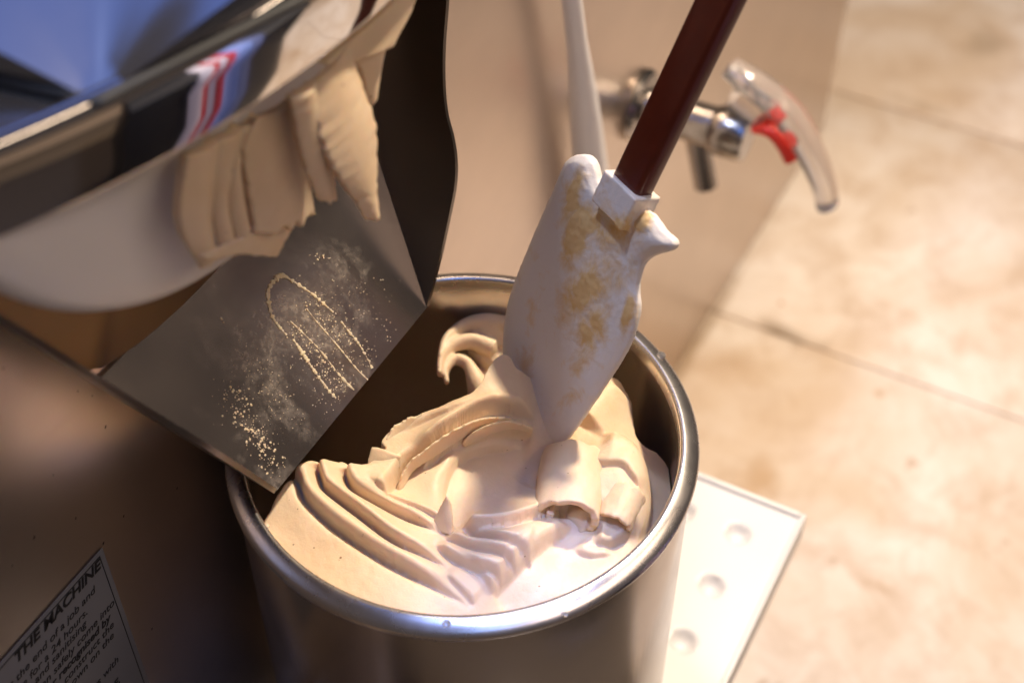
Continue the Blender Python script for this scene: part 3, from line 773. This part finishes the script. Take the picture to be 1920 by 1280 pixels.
# curled flaps low against the far wall
ptube([(826, 672, -30), (838, 640, -29), (868, 615, -28), (908, 606, -26), (950, 615, -28)], [1.6, 2.6, 3.2, 4, 5], [3.5, 4.5, 5, 6, 7])
ptube([(824, 702, -33), (829, 672, -31), (850, 648, -30), (885, 640, -30), (925, 655, -32)], [1.4, 2.2, 2.8, 3.2, 4], [3, 4, 4.5, 5, 6])
ptube([(838, 718, -36), (836, 695, -34), (852, 674, -33), (876, 682, -35), (892, 712, -39), (905, 745, -46)], [1.2, 1.8, 2.2, 3, 5, 7], [2.5, 3, 3.5, 4, 6, 8])
ptube([(885, 650, -40), (915, 665, -40), (950, 690, -42)], [4, 7, 8], [5, 8, 9])
ptube([(900, 700, -46), (915, 725, -54), (930, 780, -90), (930, 800, -130)], [5, 8, 10, 12], [6, 8, 10, 12])
sheet([[(888, 628, -31), (915, 636, -31), (945, 650, -33)], [(892, 610, -26), (918, 614, -25), (948, 626, -28)], [(896, 598, -23), (922, 602, -22), (950, 610, -24)]], (5, 1.6), n=20, rag=1)
flush('back_curl', .0006, 4)

# ------------------------------------------------------------------ gelato ribbons coming out of the door
RB = empty('gelato_ribbon', at(520, 330, y=.036), 'beige gelato ribbons hanging from the chrome skirt over the white door', 'gelato')
def strip(Lp, Rp, y, t=.004, bulge=.002, rag=0.0, seed=0):
    yy = lambda p, k, n_: at(p[0], p[1], y=y[0] + (y[1] - y[0]) * k / (n_ - 1))
    A_ = resample([yy(p, k, len(Lp)) for k, p in enumerate(Lp)], 40); B_ = resample([yy(p, k, len(Rp)) for k, p in enumerate(Rp)], 40)
    Gs = []
    for i in range(40):
        row = []
        e0 = (mnoise.noise((i * .5, seed, 1)) + mnoise.noise((i * 1.3, seed, 4))) * rag; e1 = (mnoise.noise((i * .5, seed, 9)) + mnoise.noise((i * 1.3, seed, 12))) * rag
        for k in range(12):
            q = k / 11; p = A_[i] * (1 - q) + B_[i] * q
            d = (B_[i] - A_[i]) / (np.linalg.norm(B_[i] - A_[i]) + 1e-9)
            p = p + (A_[-1] - A_[0]) / np.linalg.norm(A_[-1] - A_[0]) * (mnoise.noise((k * 1.1, seed, 2)) + .5 * mnoise.noise((k * 2.7, seed, 5))) * rag * 4 * max(0, (i - 28) / 11)
            p = p + np.array([0, -bulge * math.sin(math.pi * q), 0]) + d * ((1 - q) * e0 + q * e1)
            row.append(p)
        Gs.append(row)
    me = remesh_mesh('ribbon', [grid_solid(Gs, t)], .0007, 2, .5)
    return link('ribbon', me, M_gel, RB)
strip([(345, 290), (331, 380), (338, 440), (374, 494)], [(402, 255), (394, 330), (384, 400), (390, 474)], (.046, .047), .005, .002)
strip([(404, 258), (397, 330), (398, 390), (411, 468)], [(446, 230), (421, 310), (408, 370), (423, 446)], (.045, .046), .005, .002)
strip([(446, 235), (424, 312), (427, 370), (441, 446)], [(480, 215), (438, 270), (437, 340), (452, 424)], (.044, .045), .005, .002)
strip([(476, 220), (450, 275), (457, 340), (472, 430)], [(560, 165), (562, 250), (570, 330), (582, 400)], (.041, .042), .005, .003, .0012, 3)
strip([(540, 180), (556, 260), (572, 320), (596, 372)], [(582, 150), (597, 240), (610, 310), (620, 370)], (.030, .031), .0045, .002, .0010, 4)
strip([(566, 165), (590, 240), (622, 318), (688, 404)], [(645, 85), (672, 165), (697, 245), (695, 405)], (.0305, .021), .004, .002, .0012, 5)
strip([(640, 95), (655, 110), (672, 130), (688, 200)], [(700, 40), (715, 75), (708, 120), (696, 180)], (.034, .034), .004, .001)
strip([(600, 120), (625, 125), (650, 118)], [(790, -60), (768, 10), (730, 85)], (.0315, .0300), .004, .001)
strip([(372, 480), (395, 487), (430, 470)], [(575, 380), (545, 430), (515, 482)], (.0425, .0425), .002, .0005, .0012, 8)

# ------------------------------------------------------------------ spatula
SP = empty('spatula', at(1185, 350, depth=.575), 'white nylon spatula smeared with gelato, dark red handle, held over the tub', 'spatula')
D0, gx, gy = .6290, -2.58e-4, 4.1e-5
def sp(u, v, off=0.0): return at(u, v, depth=D0 + gx * (u - 1045) + gy * (v - 832) + off)
O0 = sp(1045, 832); ex = sp(1145, 832) - O0; ex /= np.linalg.norm(ex); ey = sp(1045, 732) - O0; ey -= ex * (ey @ ex); ey /= np.linalg.norm(ey); en = np.cross(ex, ey)
if en @ (CAM - O0) < 0: en = -en
outline = [(1047, 834), (1020, 812), (1000, 785), (975, 752), (957, 722), (945, 690), (941, 650), (946, 600), (958, 550), (980, 495), (1008, 430), (1040, 358), (1060, 310), (1072, 296), (1088, 289), (1104, 292), (1114, 305), (1120, 325), (1126, 345),
           (1150, 375), (1190, 395), (1212, 398), (1228, 418), (1238, 434), (1250, 444), (1258, 454), (1257, 465), (1246, 472), (1228, 477), (1210, 486), (1198, 505), (1192, 540), (1195, 580), (1186, 625), (1170, 665), (1142, 712), (1110, 762), (1080, 806), (1060, 831)]
oc = resample([sp(*p) for p in outline + outline[:1]], 150)[:-1]
uv2 = np.stack([(oc - O0) @ ex, (oc - O0) @ ey], 1)
from mathutils.geometry import delaunay_2d_cdt
left_e = np.array([[(sp(*p) - O0) @ ex, (sp(*p) - O0) @ ey] for p in outline[:13]]); left_e = resample(left_e, 120)
axis_h = (sp(1170, 360) - sp(1045, 832)); axis_h = np.array([axis_h @ ex, axis_h @ ey]); axl = np.linalg.norm(axis_h); axis_h /= axl
lo, hi = uv2.min(0), uv2.max(0); step_ = .0011
gxs, gys = np.meshgrid(np.arange(lo[0], hi[0], step_), np.arange(lo[1], hi[1], step_)); gp = np.c_[gxs.ravel(), gys.ravel()]
def inside(P, poly):
    r = np.zeros(len(P), bool); q = np.roll(poly, -1, 0)
    for (x0, y0), (x1, y1) in zip(poly, q):
        c = ((y0 > P[:, 1]) != (y1 > P[:, 1])) & (P[:, 0] < (x1 - x0) * (P[:, 1] - y0) / (y1 - y0 + 1e-15) + x0); r ^= c
    return r
fine = resample(np.vstack([uv2, uv2[:1]]), 500)
gp = gp[inside(gp, uv2)]; gd = np.array([np.linalg.norm(fine - p, axis=1).min() for p in gp]); gp = gp[gd > .0008]
res = delaunay_2d_cdt([Vector(p) for p in np.vstack([uv2, gp])], [], [list(range(len(uv2)))], 1, 1e-7)
P2d = np.array([tuple(v) for v in res[0]]); tris = [tuple(f) for f in res[2]]; edges_ct = {}
dist_e = np.array([np.linalg.norm(fine - p, axis=1).min() for p in P2d]); dist_l = np.array([np.linalg.norm(left_e - p, axis=1).min() for p in P2d])
tt_ = np.clip((P2d @ axis_h) / axl, 0, 1.1)
hb = .0008 + .0010 * tt_ + (.0009 + .0008 * tt_) * np.clip(dist_e / .003, 0, 1)
hf = hb + .0014 * np.clip(dist_l / .009, 0, 1) * np.clip(dist_e / .006, 0, 1) * (.25 + .75 * np.clip(tt_ * 1.8, 0, 1))
n2 = len(P2d)
vs = [O0 + ex * p[0] + ey * p[1] + en * h for p, h in zip(P2d, hf)] + [O0 + ex * p[0] + ey * p[1] - en * h for p, h in zip(P2d, hb)]
fs = [t for t in tris] + [tuple(i + n2 for i in reversed(t)) for t in tris]
for t in tris:
    for i in range(3):
        e = (t[i], t[(i + 1) % 3]); edges_ct[tuple(sorted(e))] = None if tuple(sorted(e)) in edges_ct else e
for e in edges_ct.values():
    if e: fs.append((e[1], e[0], e[0] + n2, e[1] + n2))
bladep = [(vs, fs)]
hd = sp(1185, 348) ; ht = at(1352, 0, depth=.528); hdir = (ht - hd) / np.linalg.norm(ht - hd)
# moulded socket that grips the handle
wside = np.cross(hdir, en); wside /= np.linalg.norm(wside); hn = np.cross(wside, hdir)
def bar(c0, c1, a, b):
    out = []
    for c in (c0, c1):
        for sx, sy in ((-1, -1), (1, -1), (1, 1), (-1, 1)): out.append(c + wside * a * sx + hn * b * sy)
    return out, [(0, 1, 2, 3), (7, 6, 5, 4), (0, 4, 5, 1), (1, 5, 6, 2), (2, 6, 7, 3), (3, 7, 4, 0)]
bladep.append(bar(hd - hdir * .014, hd + hdir * .001, .0105, .0075))
me = remesh_mesh('blade', bladep, .0007, 3, .5)
def seen(P):
    q = (np.asarray(P) - CAM) @ RM.T; return np.stack([PW / 2 + F_PX * q[:, 0] / q[:, 2], PH / 2 - F_PX * q[:, 1] / q[:, 2]], 1)
VB = np.array([v.co[:] for v in me.vertices]); uvb = seen(VB); mask = np.zeros(len(VB))
for u, v, rx, ry, w_ in ((1075, 370, 22, 60, .55), (1078, 440, 26, 60, .65), (1110, 420, 40, 30, .4), (1150, 440, 50, 40, .5), (1120, 520, 45, 60, .45), (1085, 560, 40, 50, .5), (1110, 610, 38, 50, .5), (1090, 670, 26, 32, .4), (1175, 590, 10, 40, .5), (1000, 590, 14, 60, .3), (1205, 415, 18, 20, .6), (985, 670, 20, 40, .2), (1075, 745, 26, 20, .22)):
    mask = np.maximum(mask, w_ * np.exp(-((uvb[:, 0] - u + .25 * (uvb[:, 1] - v)) / rx) ** 2 - ((uvb[:, 1] - v) / ry) ** 2))
mask += np.array([.16 * mnoise.noise((x * 70, y * 70, z * 70)) for x, y, z in VB]); mask = np.clip(mask, 0, 1) * ((VB - O0) @ en > 0)
at_r = me.attributes.new('residue', 'FLOAT', 'POINT'); at_r.data.foreach_set('value', mask.astype(np.float32))
nv = np.array([v.normal[:] for v in me.vertices]); VB = VB + nv * ((np.clip((mask - .22) * 3, 0, 1) * .0007 + np.array([mnoise.noise((x * 160, y * 160, z * 160)) + .6 * mnoise.noise((x * 420, y * 420, z * 420)) for x, y, z in VB]) * (.00012 + .0005 * np.clip(mask * 2, 0, 1))))[:, None]
me.vertices.foreach_set('co', VB.astype(np.float32).ravel()); me.update()
link('blade', me, M_blade, SP)
c0 = hd - hdir * .006; c1 = ht + hdir * .10
vs, fs = bar(c0, c1, .0082, .0050)
# slight widening towards the top
for i in range(4, 8): vs[i] = c1 + (vs[i] - c1) * 1.05
mesh('handle', vs, fs, M_amber, SP, bevel=.0022, seg=4)
